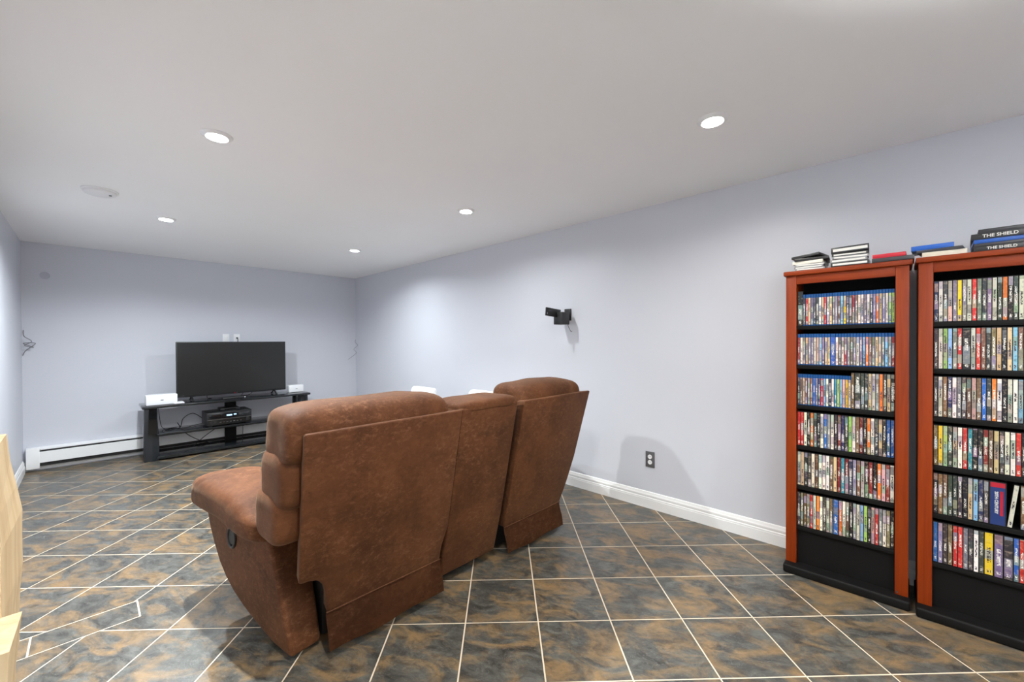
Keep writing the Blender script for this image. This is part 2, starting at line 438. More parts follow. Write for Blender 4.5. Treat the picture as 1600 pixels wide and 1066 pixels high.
for a, b in ((hx0, hx0 + 0.09), (hx1 - 0.09, hx1)):
    part('end_cap', box((a, YB - 0.074, 0.03), (b, YB, 0.237), 0.003), M_trim, ht)

# ------------------------------------------------------------------ recessed ceiling lamps
def pot(x, y, col, label, power, spread=POT_SPREAD):
    t = thing('recessed_light', (x, y, ZC), label, 'light', 'recessed ceiling lights')
    ring = lathe([(0.047, -0.0005), (0.047, -0.013), (0.051, -0.014), (0.066, -0.004), (0.067, -0.0005)], 40); ring.transform(Matrix.Translation((x, y, ZC)))
    part('trim_ring', ring, M_trim, t)
    ln = lathe([(0, -0.001), (0.042, -0.001), (0.044, -0.0006)], 32); ln.transform(Matrix.Translation((x, y, ZC)))
    part('lens', ln, emis('lamp_lens', col, 45.0), t)
    ld = bpy.data.lights.new('lamp', 'AREA'); ld.shape = 'DISK'; ld.size = 0.05; ld.spread = math.radians(spread); ld.energy = power; ld.color = col
    lo = bpy.data.objects.new('lamp', ld); COL.objects.link(lo); lo.parent = t; lo.location = (0, 0, -0.003)
pot(0.45, 4.37, COOL, 'glowing recessed ceiling light above the left end of television stand', PW['far'])
pot(2.05, 4.37, COOL, 'glowing recessed ceiling light nearest the far right corner', PW['far_r'])
pot(0.45, 2.45, MID, 'glowing recessed ceiling light nearest the round ceiling cover', PW['mid_l'], 132.0)
pot(2.05, 2.45, MID, 'glowing recessed ceiling light above the black wall bracket side', PW['mid_r'])
pot(2.02, 0.63, WARM, 'glowing recessed ceiling light nearest the disc racks', PW['near_r'])
pot(0.45, 0.63, WARM, 'added unseen recessed ceiling light above the viewer', PW['near_l'])  # this one and both rear ones are added, unseen, for ambient light
pot(0.45, -1.2, WARM, 'added unseen recessed ceiling light behind the viewer on the left', PW['rear_l'])
pot(2.05, -1.2, WARM, 'added unseen recessed ceiling light behind the viewer on the right', PW['rear_r'])

# two uplights added out of view to brighten the ceiling
def fill_uplight(x, y, label):
    t = thing('added_uplight', (x, y, 0), label, 'lamp', 'added fill uplights behind the viewer')
    tr = Matrix.Translation((x, y, 0))
    b = lathe([(0, 0), (0.14, 0), (0.14, 0.012), (0.12, 0.024), (0.02, 0.03), (0, 0.03)], 32); b.transform(tr); part('base', b, M_black, t)
    b = new_bm(); add_cyl(b, (x, y, 0.028), (x, y, TZ - 0.05), 0.012, n=14); part('pole', b, M_black, t)
    b = lathe([(0, -0.06), (0.05, -0.055), (0.12, -0.03), (0.18, 0.0), (0.175, 0.0), (0.115, -0.024), (0.05, -0.046), (0, -0.05)], 36); b.transform(Matrix.Translation((x, y, TZ))); part('bowl', b, M_white, t)
    ld = bpy.data.lights.new('lamp', 'AREA'); ld.shape = 'DISK'; ld.size = 0.22; ld.spread = math.radians(90); ld.energy = UPLIGHT_W; ld.color = MID
    lo = bpy.data.objects.new('lamp', ld); COL.objects.link(lo); lo.parent = t; lo.location = (0, 0, TZ - 0.012); lo.rotation_euler = (PI, 0, 0)
fill_uplight(0.7, -0.9, 'added black fill uplight behind the viewer nearer the sofa')
fill_uplight(0.7, -2.2, 'added black fill uplight behind the viewer farther from the sofa')

# a painted-over round blank high on the back wall
bm = lathe([(0.036, 0), (0.036, 0.002), (0.030, 0.004), (0, 0.0045)], 28); bm.transform(Matrix.Translation((-0.304, YB - 0.0002, 1.985)) @ Matrix.Rotation(PI / 2, 4, 'X'))
part('blank_cap', bm, paint('painted_cap', srgb(186, 187, 198), 0.5), WB, True, 'small round grey painted cap')

# round cover on the ceiling
t = thing('smoke_detector', (0.062, 3.885, ZC), 'flat round white cover on the ceiling near the left wall', 'detector')
b = lathe([(0.082, -0.0005), (0.084, -0.016), (0.079, -0.026), (0.066, -0.031), (0.0, -0.033)], 40); b.transform(Matrix.Translation((0.062, 3.885, ZC))); part('cover', b, M_white, t)
b = lathe([(0.092, -0.0005), (0.092, -0.008), (0.088, -0.011), (0.080, -0.011)], 40); b.transform(Matrix.Translation((0.062, 3.885, ZC))); part('base_ring', b, M_trim, t)
part('vent_slot', box((0.104, 3.845, ZC - 0.0335), (0.118, 3.868, ZC - 0.0285), 0.001), M_greyplate, t)

# ------------------------------------------------------------------ reclining sofa, seen from behind
SO = thing('reclining_sofa', (1.44, 2.05, 0), 'brown suede double reclining sofa with centre console, seen from behind', 'sofa')
def yl(z): return 1.700 - 0.190 * (z - 0.05) / 0.90          # leaning plane of the back
def back_panel(x0, x1, xb0, xb1, ztop, outer_left, dy=0.0):
    # outline in (x, z); the foot is narrower than the top and cut back on the outer side
    if outer_left:
        o = [(x0, ztop), (x1, ztop), (x1 + 0.006, 0.36), (xb1 + 0.004, 0.26), (xb1, 0.185), (xb0, 0.185), (xb0 - 0.006, 0.26), (xb0 - 0.020, 0.315), (xb0 - 0.045, 0.35), (xb0 - 0.08, 0.362), (x0 + 0.018, 0.365)]
    else:
        o = [(x0, ztop), (x1, ztop), (x1 - 0.050, 0.50), (xb1 + 0.055, 0.34), (xb1 + 0.030, 0.26), (xb1 + 0.004, 0.185), (xb0, 0.185), (xb0 - 0.004, 0.26), (x0 - 0.006, 0.36)]
    bm = prism(o, lambda p: (p[0], yl(p[1]) + dy, p[1]), lambda p: (p[0] + (0.02 if p[0] < (x0 + x1) / 2 else -0.02), yl(p[1]) + dy + 0.085, p[1] - 0.01))
    bev(bm, 0.010, 3, 30)
    P = part('back_panel', bm, M_suede, SO)
    zs = [(0.188, 0.004), (0.15, -0.012), (0.10, -0.040), (0.04, -0.062)]
    bm = new_bm(); rows = []
    for z, off in zs:
        ins = 0.0
        rows.append([bm.verts.new((xb0 - 0.002 + (xb1 - xb0 + 0.004) * k / 10, yl(z) + dy + off + 0.004 * math.sin(k * 1.3), z + 0.004 * math.sin(k * 0.9 + 1))) for k in range(11)])
    for A, B_ in zip(rows, rows[1:]):
        for k in range(10): bm.faces.new((A[k], A[k + 1], B_[k + 1], B_[k]))
    bmesh.ops.solidify(bm, geom=bm.faces[:], thickness=0.010); bmesh.ops.recalc_face_normals(bm, faces=bm.faces)
    part('skirt', bm, M_suede, P)
    bm = tube([(xb0, yl(0.187) + dy - 0.001, 0.187), ((xb0 + xb1) / 2, yl(0.187) + dy - 0.001, 0.187), (xb1, yl(0.187) + dy - 0.001, 0.187)], 0.0035)
    part('seam', bm, M_suede, P)
    return P
def seat_unit(x0, x1, xb0, xb1, ztop, outer_left, dy=0.0, cl=0.0, cr=0.0):
    P = back_panel(x0, x1, xb0, xb1, ztop, outer_left, dy)
    cx = (x0 - cl + x1 + cr) / 2; hw = (x1 + cr - x0 + cl) / 2
    def leanfn(q, p):
        q = q.copy(); q.z += 0.012 * (1 - abs(p.x) ** 3) - 0.006
        q.y += 0.008 * math.cos(9 * p.x)
        return q
    ctop = ztop + 0.084
    bk = part('backrest', puff((cx, 1.700 + dy, ctop - 0.110), (hw - 0.02, 0.155, 0.110), (0.62, 0.26), (56, 40), 0.012, 7.0, leanfn, 'X'), M_suede, SO)
    part('cushion', puff((cx, 1.730 + dy, ctop - 0.275), (hw - 0.008, 0.150, 0.125), (0.55, 0.30), (56, 40), 0.012, 6.0, leanfn, 'X'), M_suede, bk)
    part('cushion', puff((cx, 1.770 + dy, ctop - 0.425), (hw + 0.002, 0.150, 0.115), (0.55, 0.30), (56, 40), 0.012, 6.0, leanfn, 'X'), M_suede, bk)
    part('seat', puff(((xb0 + xb1) / 2, 2.17, 0.40), ((xb1 - xb0) / 2 + 0.01, 0.36, 0.115), (0.25, 0.5), (64, 24), 0.008, 5.0), M_suede, SO)
    part('footrest', box((xb0, 2.44, 0.09), (xb1, 2.56, 0.40), 0.04, 4), M_suede, SO)
    part('base_frame', box((xb0 + 0.03, 1.80, 0.012), (xb1 - 0.03, 2.42, 0.27), 0.01), M_dark, SO, True, 'dark metal recliner mechanism')
seat_unit(0.520, 1.238, 0.655, 1.215, 0.957, True, 0.0, 0.062, -0.015)
seat_unit(1.690, 2.355, 1.680, 2.215, 0.950, False, 0.005, -0.02, -0.02)
# centre console
co = [(1.250, 0.955), (1.655, 0.955), (1.655, 0.30), (1.640, 0.055), (1.252, 0.055)]
bm = prism(co, lambda p: (p[0], yl(p[1]) + 0.022, p[1]), lambda p: (p[0], yl(p[1]) + 0.24, p[1])); bev(bm, 0.012, 3)
cn = part('console_back', bm, M_suede, SO)
part('console_cap', puff((1.453, 1.655, 0.955), (0.204, 0.125, 0.038), (0.3, 0.6), (56, 20), 0.004, 8.0), M_suede, cn)
bm = box((1.27, 1.86, 0.06), (1.63, 2.50, 0.55), 0.03, 3); part('console_box', bm, M_suede, SO)
bm = box((1.275, 1.98, 0.55), (1.625, 2.48, 0.60), 0.02, 3); part('console_lid', bm, M_suede, SO)
# arms
AR = [(1.742, 0.022), (1.88, 0.024), (2.02, 0.050), (2.15, 0.082), (2.25, 0.116), (2.33, 0.158), (2.40, 0.212), (2.46, 0.285), (2.51, 0.36), (2.54, 0.43), (2.55, 0.50), (2.20, 0.52), (1.93, 0.50), (1.895, 0.42), (1.86, 0.33), (1.79, 0.17)]
def arm(mirror):
    mx = (lambda x: x) if not mirror else (lambda x: 2.845 - x)
    fl = lambda y: 0.543 - 0.17 * (y - 1.738)
    bm = prism(AR, lambda p: (mx(fl(p[0]) + 0.05 * max(0, 0.06 - p[1])), p[0], p[1]), lambda p: (mx(0.668), p[0] + 0.02, p[1]))
    bev(bm, 0.014, 3, 40)
    A = part('arm', bm, M_suede, SO)
    def fn(q, p):
        q = q.copy(); u = p.y                                     # -1 rear .. 1 front
        wide = 1.0 + 0.16 * u; q.x *= wide
        q.x += -0.17 * q.y * 0.55
        zt = 0.5 + 0.5 * min(1.0, (u + 1.0) / 0.55) if u < -0.45 else 1.0
        if q.z > 0: q.z *= zt
        q.z += 0.025 * (1 - u * u) + 0.015 * u
        if p.z > -0.5 and -0.7 < u < 0.9: q += Vector((0, 0, 1)) * 0.007 * math.sin(u * 26 + 3 * p.x + 2 * noise.noise(Vector((u * 4, p.x * 2, 1)))) * max(0, -p.x if not mirror else p.x)
        return q
    if mirror:
        f0 = fn
        fn2 = lambda q, p: (lambda r: Vector((-r.x, r.y, r.z)))(f0(Vector((-q.x, q.y, q.z)), Vector((-p.x, p.y, p.z))))
    else: fn2 = fn
    bm = puff((mx(0.522), 2.222, 0.528), (0.150, 0.358, 0.086), (0.62, 0.42), (72, 40), 0.008, 7.0, fn2, 'Y')
    part('arm_pillow', bm, M_suede, A)
    return A
AL = arm(False); arm(True)
# recliner pull on the outer face of the arm
hx = 0.543 - 0.17 * (2.25 - 1.738)
dirv = Vector((-0.17, 1, 0)).normalized(); nrm = Vector((-1, -0.17, 0)).normalized()
def ellipse_ring(c, a, bz, r, k=24):
    pts = [Vector(c) + dirv * a * math.cos(2 * PI * i / k) + Vector((0, 0, bz * math.sin(2 * PI * i / k))) for i in range(k + 1)]
    return tube(pts, r, 8, 2)
hc = Vector((hx, 2.25, 0.375)) + nrm * 0.003
hd = part('recliner_handle', ellipse_ring(hc, 0.036, 0.046, 0.007), M_black, SO, True, 'black oval recliner pull')
bm = new_bm(); add_cyl(bm, hc - nrm * 0.004, hc + nrm * 0.001, 0.034, n=28); part('handle_cup', bm, M_dark, hd)

# ------------------------------------------------------------------ television stand
TSY = 5.80; X0, X1 = 0.385, 2.085
st = thing('television_stand', ((X0 + X1) / 2, TSY + 0.2, 0), 'black glass three-tier television stand with lacquered legs', 'stand')
part('top_shelf', box((X0, TSY, 0.578), (X1, TSY + 0.42, 0.605), 0.004), M_glass, st)
part('middle_shelf', box((X0 + 0.12, TSY + 0.02, 0.277), (X1 - 0.12, TSY + 0.40, 0.297), 0.003), M_glass, st)
part('bottom_shelf', box((X0 + 0.12, TSY + 0.02, 0.020), (X1 - 0.12, TSY + 0.42, 0.052), 0.003), M_glass, st)
def leg(xc):
    sg = 1 if xc < 1.2 else -1
    po = [(-0.060, 0.0), (0.060, 0.0), (0.066, 0.12), (0.062, 0.30), (0.050, 0.46), (0.052, 0.578), (-0.056, 0.578), (-0.060, 0.40), (-0.064, 0.20)]
    bm = prism(po, lambda p: (xc + sg * p[0], TSY + 0.02 + 0.03 * (p[0] / 0.06) ** 2, p[1]), lambda p: (xc + sg * p[0], TSY + 0.14, p[1])); bev(bm, 0.006, 2)
    L = part('leg', bm, M_legblack, st)
    bm = prism([(-0.03, 0.30), (0.045, 0.30), (0.042, 0.57), (-0.02, 0.57)], lambda p: (xc + sg * p[0], TSY + 0.012, p[1]), lambda p: (xc + sg * p[0], TSY + 0.03, p[1]))
    part('leg_inlay', bm, M_blackgloss, L)
leg(X0 + 0.075); leg(X1 - 0.075)
for xr_ in (X0 + 0.075, X1 - 0.075): part('rear_leg', box((xr_ - 0.04, TSY + 0.33, 0), (xr_ + 0.04, TSY + 0.37, 0.578), 0.005), M_legblack, st)
part('column', box((1.18, TSY + 0.34, 0.05), (1.30, TSY + 0.38, 0.58), 0.006), M_blackmat, st)
part('shelf_support', box((1.16, TSY + 0.05, 0.262), (1.32, TSY + 0.38, 0.277), 0.003), M_blackmat, st)

# television
TVY = 6.03
tv = thing('television', (1.27, TVY, 0.606), 'flat black widescreen television switched off on glass stand', 'television')
tx0, tx1, tz0, tz1 = 0.695, 1.848, 0.652, 1.302
bm = box((tx0, TVY, tz0), (tx1, TVY + 0.035, tz1), 0.004); part('casing', bm, M_black, tv)
part('screen', box((tx0 + 0.010, TVY - 0.0015, tz0 + 0.018), (tx1 - 0.010, TVY + 0.002, tz1 - 0.010)), M_screen, tv, False)
part('back_housing', box((tx0 + 0.2, TVY + 0.035, tz0 + 0.03), (tx1 - 0.2, TVY + 0.07, tz1 - 0.25), 0.015), M_black, tv)
for sx_, xx in ((1, tx0 + 0.14), (-1, tx1 - 0.14)):
    bm = new_bm()
    for yy in (TVY - 0.09, TVY + 0.11):
        add_cyl(bm, (xx, TVY + 0.017, tz0 + 0.01), (xx + sx_ * 0.0, yy, 0.612), 0.010, 0.008, 10)
        add_cyl(bm, (xx - 0.012, yy, 0.6125), (xx + 0.012, yy, 0.6125), 0.0065, n=10)
    part('stand_foot', bm, M_black, tv)
bm = new_bm(); add_cyl(bm, (1.262, TVY - 0.001, 0.661), (1.262, TVY - 0.0025, 0.661), 0.0065, n=20); lg = part('logo', bm, M_red, tv)
text_mesh('lettering', 'LG', 0.016, M_silver, tv, Matrix.Translation(Vector((1.284, TVY - 0.002, 0.661)) - ORG[tv]) @ Matrix.Rotation(PI / 2, 4, 'X'))

# white speakers either side of the television
def white_box(x0, x1, y0, dep, hgt, label, foot):
    t = thing('white_speaker', ((x0 + x1) / 2, y0 + dep / 2, 0.606), label, 'speaker', 'white boxes on the television stand')
    part('cabinet', box((x0, y0, 0.6065), (x1, y0 + dep, 0.606 + hgt), 0.008, 3), M_white, t)
    part('badge', box(((x0 + x1) / 2 - 0.012, y0 - 0.001, 0.606 + hgt * 0.45), ((x0 + x1) / 2 + 0.012, y0 + 0.003, 0.606 + hgt * 0.52)), M_silver, t, False)
    if foot: part('base_plate', box((x1 - 0.03, y0 - 0.01, 0.606), (x1 + 0.06, y0 + dep, 0.618), 0.003), M_white, t)
    return t
white_box(0.420, 0.685, 5.86, 0.15, 0.112, 'low white box at the left end of the television stand', True)
white_box(1.875, 2.060, 5.98, 0.10, 0.098, 'low white box at the right end of the television stand', False)

# receiver and small players
rc = thing('av_receiver', (1.20, 5.99, 0.298), 'black audio receiver with lit blue display on middle shelf', 'receiver')
rx0, rx1, ry, rz0, rz1 = 0.945, 1.395, 5.83, 0.310, 0.462
part('case', box((rx0, ry, rz0), (rx1, ry + 0.32, rz1), 0.004), M_black, rc)
part('front_panel', box((rx0 + 0.004, ry - 0.008, rz0 + 0.004), (rx1 - 0.004, ry + 0.002, rz1 - 0.006), 0.003), M_blackgloss, rc)
part('trim_line', box((rx0 + 0.006, ry - 0.010, rz0 + 0.068), (rx1 - 0.006, ry - 0.006, rz0 + 0.073)), M_silver, rc, False)
dsp = part('display', box((rx0 + 0.15, ry - 0.0095, rz0 + 0.092), (rx0 + 0.31, ry - 0.0075, rz0 + 0.130)), M_blackgloss, rc, False)
part('digits', box((rx0 + 0.19, ry - 0.0102, rz0 + 0.102), (rx0 + 0.245, ry - 0.0094, rz0 + 0.118)), M_disp, dsp, False)
part('digits', box((rx0 + 0.262, ry - 0.0102, rz0 + 0.106), (rx0 + 0.288, ry - 0.0094, rz0 + 0.120)), M_disp, dsp, False)
for kx, kz, kr in ((0.045, 0.035, 0.018), (0.405, 0.045, 0.022)):
    bm = new_bm(); add_cyl(bm, (rx0 + kx, ry - 0.008, rz0 + kz), (rx0 + kx, ry - 0.026, rz0 + kz), kr, kr * 0.92, 24); part('knob', bm, M_black, rc)
for k in range(7): part('button', box((rx0 + 0.12 + k * 0.034, ry - 0.0105, rz0 + 0.030), (rx0 + 0.138 + k * 0.034, ry - 0.0075, rz0 + 0.036)), M_silver, rc, False)
for ax in (rx0 + 0.04, rx1 - 0.04):
    for ay in (ry + 0.03, ry + 0.28):
        bm = new_bm(); add_cyl(bm, (ax, ay, 0.2975), (ax, ay, rz0 + 0.002), 0.016, n=16); part('foot', bm, M_black, rc)
pl = thing('media_player', (1.19, 6.0, 0.463), 'slim black media player lying on top of the receiver', 'player')
part('case', box((1.09, 5.90, 0.4635), (1.29, 6.08, 0.495), 0.006), M_black, pl); part('front_window', box((1.13, 5.8985, 0.472), (1.25, 5.901, 0.486)), M_blackgloss, pl, False)
pl = thing('streaming_box', (1.22, 5.87, 0.606), 'flat black box on stand under the television centre', 'player')
part('case', box((1.10, 5.83, 0.6065), (1.34, 5.93, 0.630), 0.005), M_black, pl); part('status_light', box((1.322, 5.8285, 0.619), (1.330, 5.8305, 0.623)), emis('status_led', (0.9, 0.95, 1), 3), pl, False)

# cords
def cord(pts, label, r=0.0035, m=None, name='cable', loc=None):
    bm = tube(pts, r); return solo(name, bm, m or M_cable, loc or pts[0], label, 'cable')
cord([(0.52, 5.99, 0.607), (0.55, 6.225, 0.60), (0.56, 6.225, 0.45), (0.58, 6.16, 0.31), (0.66, 6.05, 0.302), (0.78, 6.02, 0.303), (0.95, 6.16, 0.305)], 'thin black cable drooping behind the left white box to middle shelf', 0.003)
cord([(0.96, 6.175, 0.36), (0.86, 6.15, 0.44), (0.76, 6.08, 0.40), (0.72, 6.03, 0.302), (0.62, 5.99, 0.302), (0.60, 6.06, 0.302), (0.70, 6.10, 0.304)], 'black cable looping left of the receiver on middle shelf', 0.004)
cord([(0.72, 6.21, 0.34), (0.80, 6.215, 0.20), (0.92, 6.20, 0.10), (1.02, 6.16, 0.058), (1.12, 6.12, 0.057)], 'black cable drooping from middle shelf to bottom shelf', 0.0045)
cord([(1.16, 6.215, 0.27), (1.08, 6.225, 0.20), (0.98, 6.215, 0.13), (0.90, 6.17, 0.07), (0.86, 6.10, 0.057)], 'black cable crossing between middle and bottom shelves', 0.0045)
cord([(1.38, 6.2, 0.27), (1.385, 6.21, 0.16), (1.37, 6.17, 0.06), (1.36, 6.10, 0.056)], 'black cable hanging right of the stand column', 0.003)
cord([(1.0, 6.08, 0.72), (0.995, 6.10, 0.66), (1.0, 6.12, 0.612), (1.04, 6.1, 0.609)], 'black cable hanging under the television left of centre', 0.003)
cord([(1.36, 6.075, 0.72), (1.37, 6.09, 0.66), (1.34, 6.06, 0.613), (1.36, 5.99, 0.610)], 'black cable hanging under the television right of centre', 0.003)
cord([(1.48, 6.08, 0.70), (1.46, 6.08, 0.64), (1.42, 6.10, 0.612), (1.36, 6.12, 0.609)], 'black cable curling to the streaming box from television', 0.003)
def scribble(c, dx, dy, dz, n, seed):
    rr = random.Random(seed); return [(c[0] + dx * (rr.random() * 2 - 1) if 0 < k < n else c[0], c[1] + dy * (rr.random() - 1), c[2] + dz * (1 - 2 * k / n) + 0.4 * dz * (rr.random() - 0.5)) for k in range(n + 1)]
cord([(XL + 0.012, YB - 0.005, 1.42), (XL + 0.02, YB - 0.05, 1.36), (XL + 0.07, YB - 0.08, 1.31), (XL + 0.02, YB - 0.03, 1.27), (XL + 0.08, YB - 0.06, 1.25), (XL + 0.015, YB - 0.09, 1.29), (XL + 0.09, YB - 0.02, 1.29), (XL + 0.03, YB - 0.05, 1.22), (XL + 0.008, YB - 0.02, 1.17)], 'tangled grey wire hanging in the far left corner', 0.003, M_cablegrey, 'speaker_wire')
cord([(XR - 0.006, YB - 0.008, 1.33), (XR - 0.03, YB - 0.05, 1.29), (XR - 0.01, YB - 0.09, 1.24), (XR - 0.045, YB - 0.03, 1.18), (XR - 0.02, YB - 0.06, 1.12), (XR - 0.10, YB - 0.02, 1.04), (XR - 0.13, YB - 0.008, 1.02)], 'thin grey wire hanging in the far right corner', 0.0025, M_cablegrey, 'speaker_wire')

# wall plates
def plate(x, label, jack):
    t = thing('wall_plate', (x, YB, 1.345), label, 'wall plate', 'white wall plates above the television')
    part('cover', box((x - 0.036, YB - 0.007, 1.288), (x + 0.036, YB - 0.0002, 1.402), 0.003), M_white, t)
    if jack:
        bm = new_bm(); add_cyl(bm, (x, YB - 0.006, 1.352), (x, YB - 0.02, 1.352), 0.010, n=16); part('jack', bm, M_black, t)
        part('plug_lead', tube([(x, YB - 0.018, 1.352), (x + 0.005, YB - 0.035, 1.33), (x, YB - 0.03, 1.28), (x - 0.02, YB - 0.03, 1.20)], 0.004), M_black, t)
    else: part('switch', box((x - 0.017, YB - 0.010, 1.312), (x + 0.017, YB - 0.006, 1.378), 0.002), M_trim, t)
plate(1.233, 'plain white wall plate left of the pair above the television', False)
plate(1.353, 'white wall plate with a black cable jack above the television', True)
t = thing('wall_outlet', (XR, 1.376, 0.375), 'grey wall outlet plate with white sockets above right baseboard', 'outlet')
part('cover', box((XR - 0.006, 1.340, 0.315), (XR - 0.0002, 1.412, 0.435), 0.002), M_greyplate, t)
for dz in (-0.021, 0.021):
    bm = new_bm(); add_cyl(bm, (XR - 0.005, 1.376, 0.375 + dz), (XR - 0.0085, 1.376, 0.375 + dz), 0.0165, n=24); sk = part('socket', bm, M_white, t)
    for dy in (-0.006, 0.006): part('slot', box((XR - 0.0088, 1.376 + dy - 0.001, 0.375 + dz - 0.001), (XR - 0.0083, 1.376 + dy + 0.001, 0.375 + dz + 0.007)), M_black, sk, False)

# black bracket on the right wall
t = thing('wall_bracket', (XR, 2.14, 1.515), 'empty black speaker bracket sticking out of the right wall', 'bracket')
part('wall_base', box((XR - 0.012, 2.105, 1.470), (XR - 0.0002, 2.175, 1.575), 0.003), M_black, t)
bm = new_bm(); add_cyl(bm, (XR - 0.010, 2.14, 1.52), (XR - 0.055, 2.14, 1.52), 0.020, n=20); part('knuckle', bm, M_black, t)
part('arm_box', box((XR - 0.150, 2.095, 1.432), (XR - 0.045, 2.190, 1.540), 0.004), M_black, t)
mt = Matrix.Translation((XR - 0.185, 2.17, 1.535)) @ Matrix.Rotation(math.radians(6), 4, 'Y') @ Matrix.Rotation(math.radians(-12), 4, 'Z')
pm = part('mounting_plate', box((-0.080, -0.006, -0.036), (0.085, 0.006, 0.036), 0.002, 2, mt), M_black, t)
part('slot', box((-0.070, -0.0075, -0.022), (-0.062, 0.0, -0.006), 0, 2, mt), M_silver, pm, False)
part('hanging_wire', tube([(XR - 0.06, 2.11, 1.455), (XR - 0.05, 2.10, 1.41), (XR - 0.03, 2.09, 1.372), (XR - 0.02, 2.085, 1.375)], 0.0022), M_cable, t)

# ------------------------------------------------------------------ two white chairs beyond the sofa
def chair(yc, xb, ztop, label):
    t = thing('white_chair', (xb - 0.22, yc, 0), label, 'chair', 'white chairs by the right wall')
    out = [(-0.20, 0.47), (0.20, 0.47), (0.210, ztop - 0.06), (0.202, ztop - 0.02), (0.175, ztop), (-0.175, ztop), (-0.202, ztop - 0.02), (-0.210, ztop - 0.06)]
    ln = lambda z: (z - 0.47) * 0.16
    bm = prism(out, lambda p: (xb + ln(p[1]) - 0.035, yc + p[0], p[1]), lambda p: (xb + ln(p[1]) + 0.035, yc + p[0], p[1])); bev(bm, 0.018, 3, 40)
    part('backrest', bm, M_chair, t)
    part('seat', box((xb - 0.42, yc - 0.20, 0.41), (xb + 0.03, yc + 0.20, 0.48), 0.025, 3), M_chair, t)
    for ax in (xb - 0.39, xb + 0.0):
        for ay in (-0.17, 0.17):
            bm = new_bm(); add_cyl(bm, (ax, yc + ay, 0), (ax, yc + ay * 0.95, 0.415), 0.014, 0.02, 12); part('leg', bm, M_silver, t)
chair(3.81, 2.52, 0.785, 'white chair whose backrest top shows behind the sofa left seat')
chair(2.812, 2.52, 0.822, 'white chair whose backrest top shows behind the sofa console')

# ------------------------------------------------------------------ rustic pine piece at the left edge
pn = thing('pine_slab_furniture', (-0.20, 1.14, 0), 'pale rough pine slab furniture cut off by left photo edge', 'furniture')
def slab(x0, x1, y0, y1, zt, amp, seed):
    rr = random.Random(seed); bm = new_bm(); N = 22; L = []
    for k in range(N + 1):
        z = zt * k / N; d = amp * noise.noise(Vector((z * 5.0, seed, 0.3))) + 0.4 * amp * noise.noise(Vector((z * 14.0, seed, 3.3)))
        e = amp * noise.noise(Vector((z * 5.0, seed, 7.7)))
        L.append([bm.verts.new(p) for p in ((x0, y0 - e, z), (x1 + d * 0.5, y0 - e, z), (x1 + d, y1 + d, z), (x0, y1, z))])
    for a, b in zip(L, L[1:]):
        for k in range(4): bm.faces.new((a[k], a[(k + 1) % 4], b[(k + 1) % 4], b[k]))
    bm.faces.new(L[0][::-1]); bm.faces.new(L[-1]); bmesh.ops.recalc_face_normals(bm, faces=bm.faces)
    return bm
part('upright_slab', slab(-0.43, -0.101, 1.00, 1.218, 1.112, 0.016, 2.2), M_pine, pn, False)
part('lower_slab', slab(-0.30, -0.082, 0.88, 0.99, 0.86, 0.012, 5.1), M_pine, pn, False)
part('peg', tube([(-0.10, 1.0, 0.70), (-0.092, 1.06, 0.69), (-0.088, 1.09, 0.665), (-0.080, 1.11, 0.66)], 0.011, 8), M_pine, pn)

# ------------------------------------------------------------------ media racks
SHELF = [1.362, 1.146, 0.925, 0.700, 0.478, 0.252]      # top faces of the six shelves, top to bottom
RX, RXB = 2.700, 2.945                                  # front of the posts, back of the rack
def rack(y0, y1, dx, label):
    """y1 is the left side seen from the room, y0 the right side"""
    t = thing('media_rack', ((RX + RXB) / 2 + dx, (y0 + y1) / 2, 0), label, 'rack', 'cherry wood disc racks')
    pw = 0.048; fx = RX + dx
    for a in (y1 - pw, y0):
        part('post', box((fx, a, 0.046), (RXB, a + pw, 1.640), 0.002), M_cherry, t)
    part('top_board', box((fx - 0.014, y0 - 0.012, 1.640), (RXB, y1 + 0.010, 1.664), 0.004), M_cherryh, t)
    part('top_rail', box((fx + 0.004, y0 + pw, 1.592), (fx + 0.022, y1 - pw, 1.640), 0.001), M_cherryh, t)
    part('back_board', box((RXB - 0.012, y0 + pw, 0.046), (RXB, y1 - pw, 1.640)), M_blackmat, t, False)
    part('kick_board', box((fx + 0.030, y0 + pw, 0.046), (fx + 0.045, y1 - pw, SHELF[-1] - 0.02)), M_blackmat, t, False)
    bs = part('base', box((fx - 0.050, y0 - 0.006, 0.0), (RXB, y1 + 0.006, 0.046), 0.010, 3), M_blackmat, t)
    for z in SHELF: part('shelf', box((fx + 0.010, y0 + pw, z - 0.020), (RXB - 0.012, y1 - pw, z), 0.001), M_blackmat, t)
    bm = new_bm(); add_cyl(bm, (fx - 0.001, y0 + pw - 0.008, 0.058), (fx + 0.002, y0 + pw - 0.008, 0.058), 0.004, n=12); part('screw', bm, M_silver, t)
    return t
R1 = (-0.037, 0.456); R2 = (-0.560, -0.067)
rack(*R1, 0.0, 'cherry wood disc rack with black shelves, nearer the sofa')
rack(*R2, -0.018, 'cherry wood disc rack with black shelves, cut off by right photo edge')

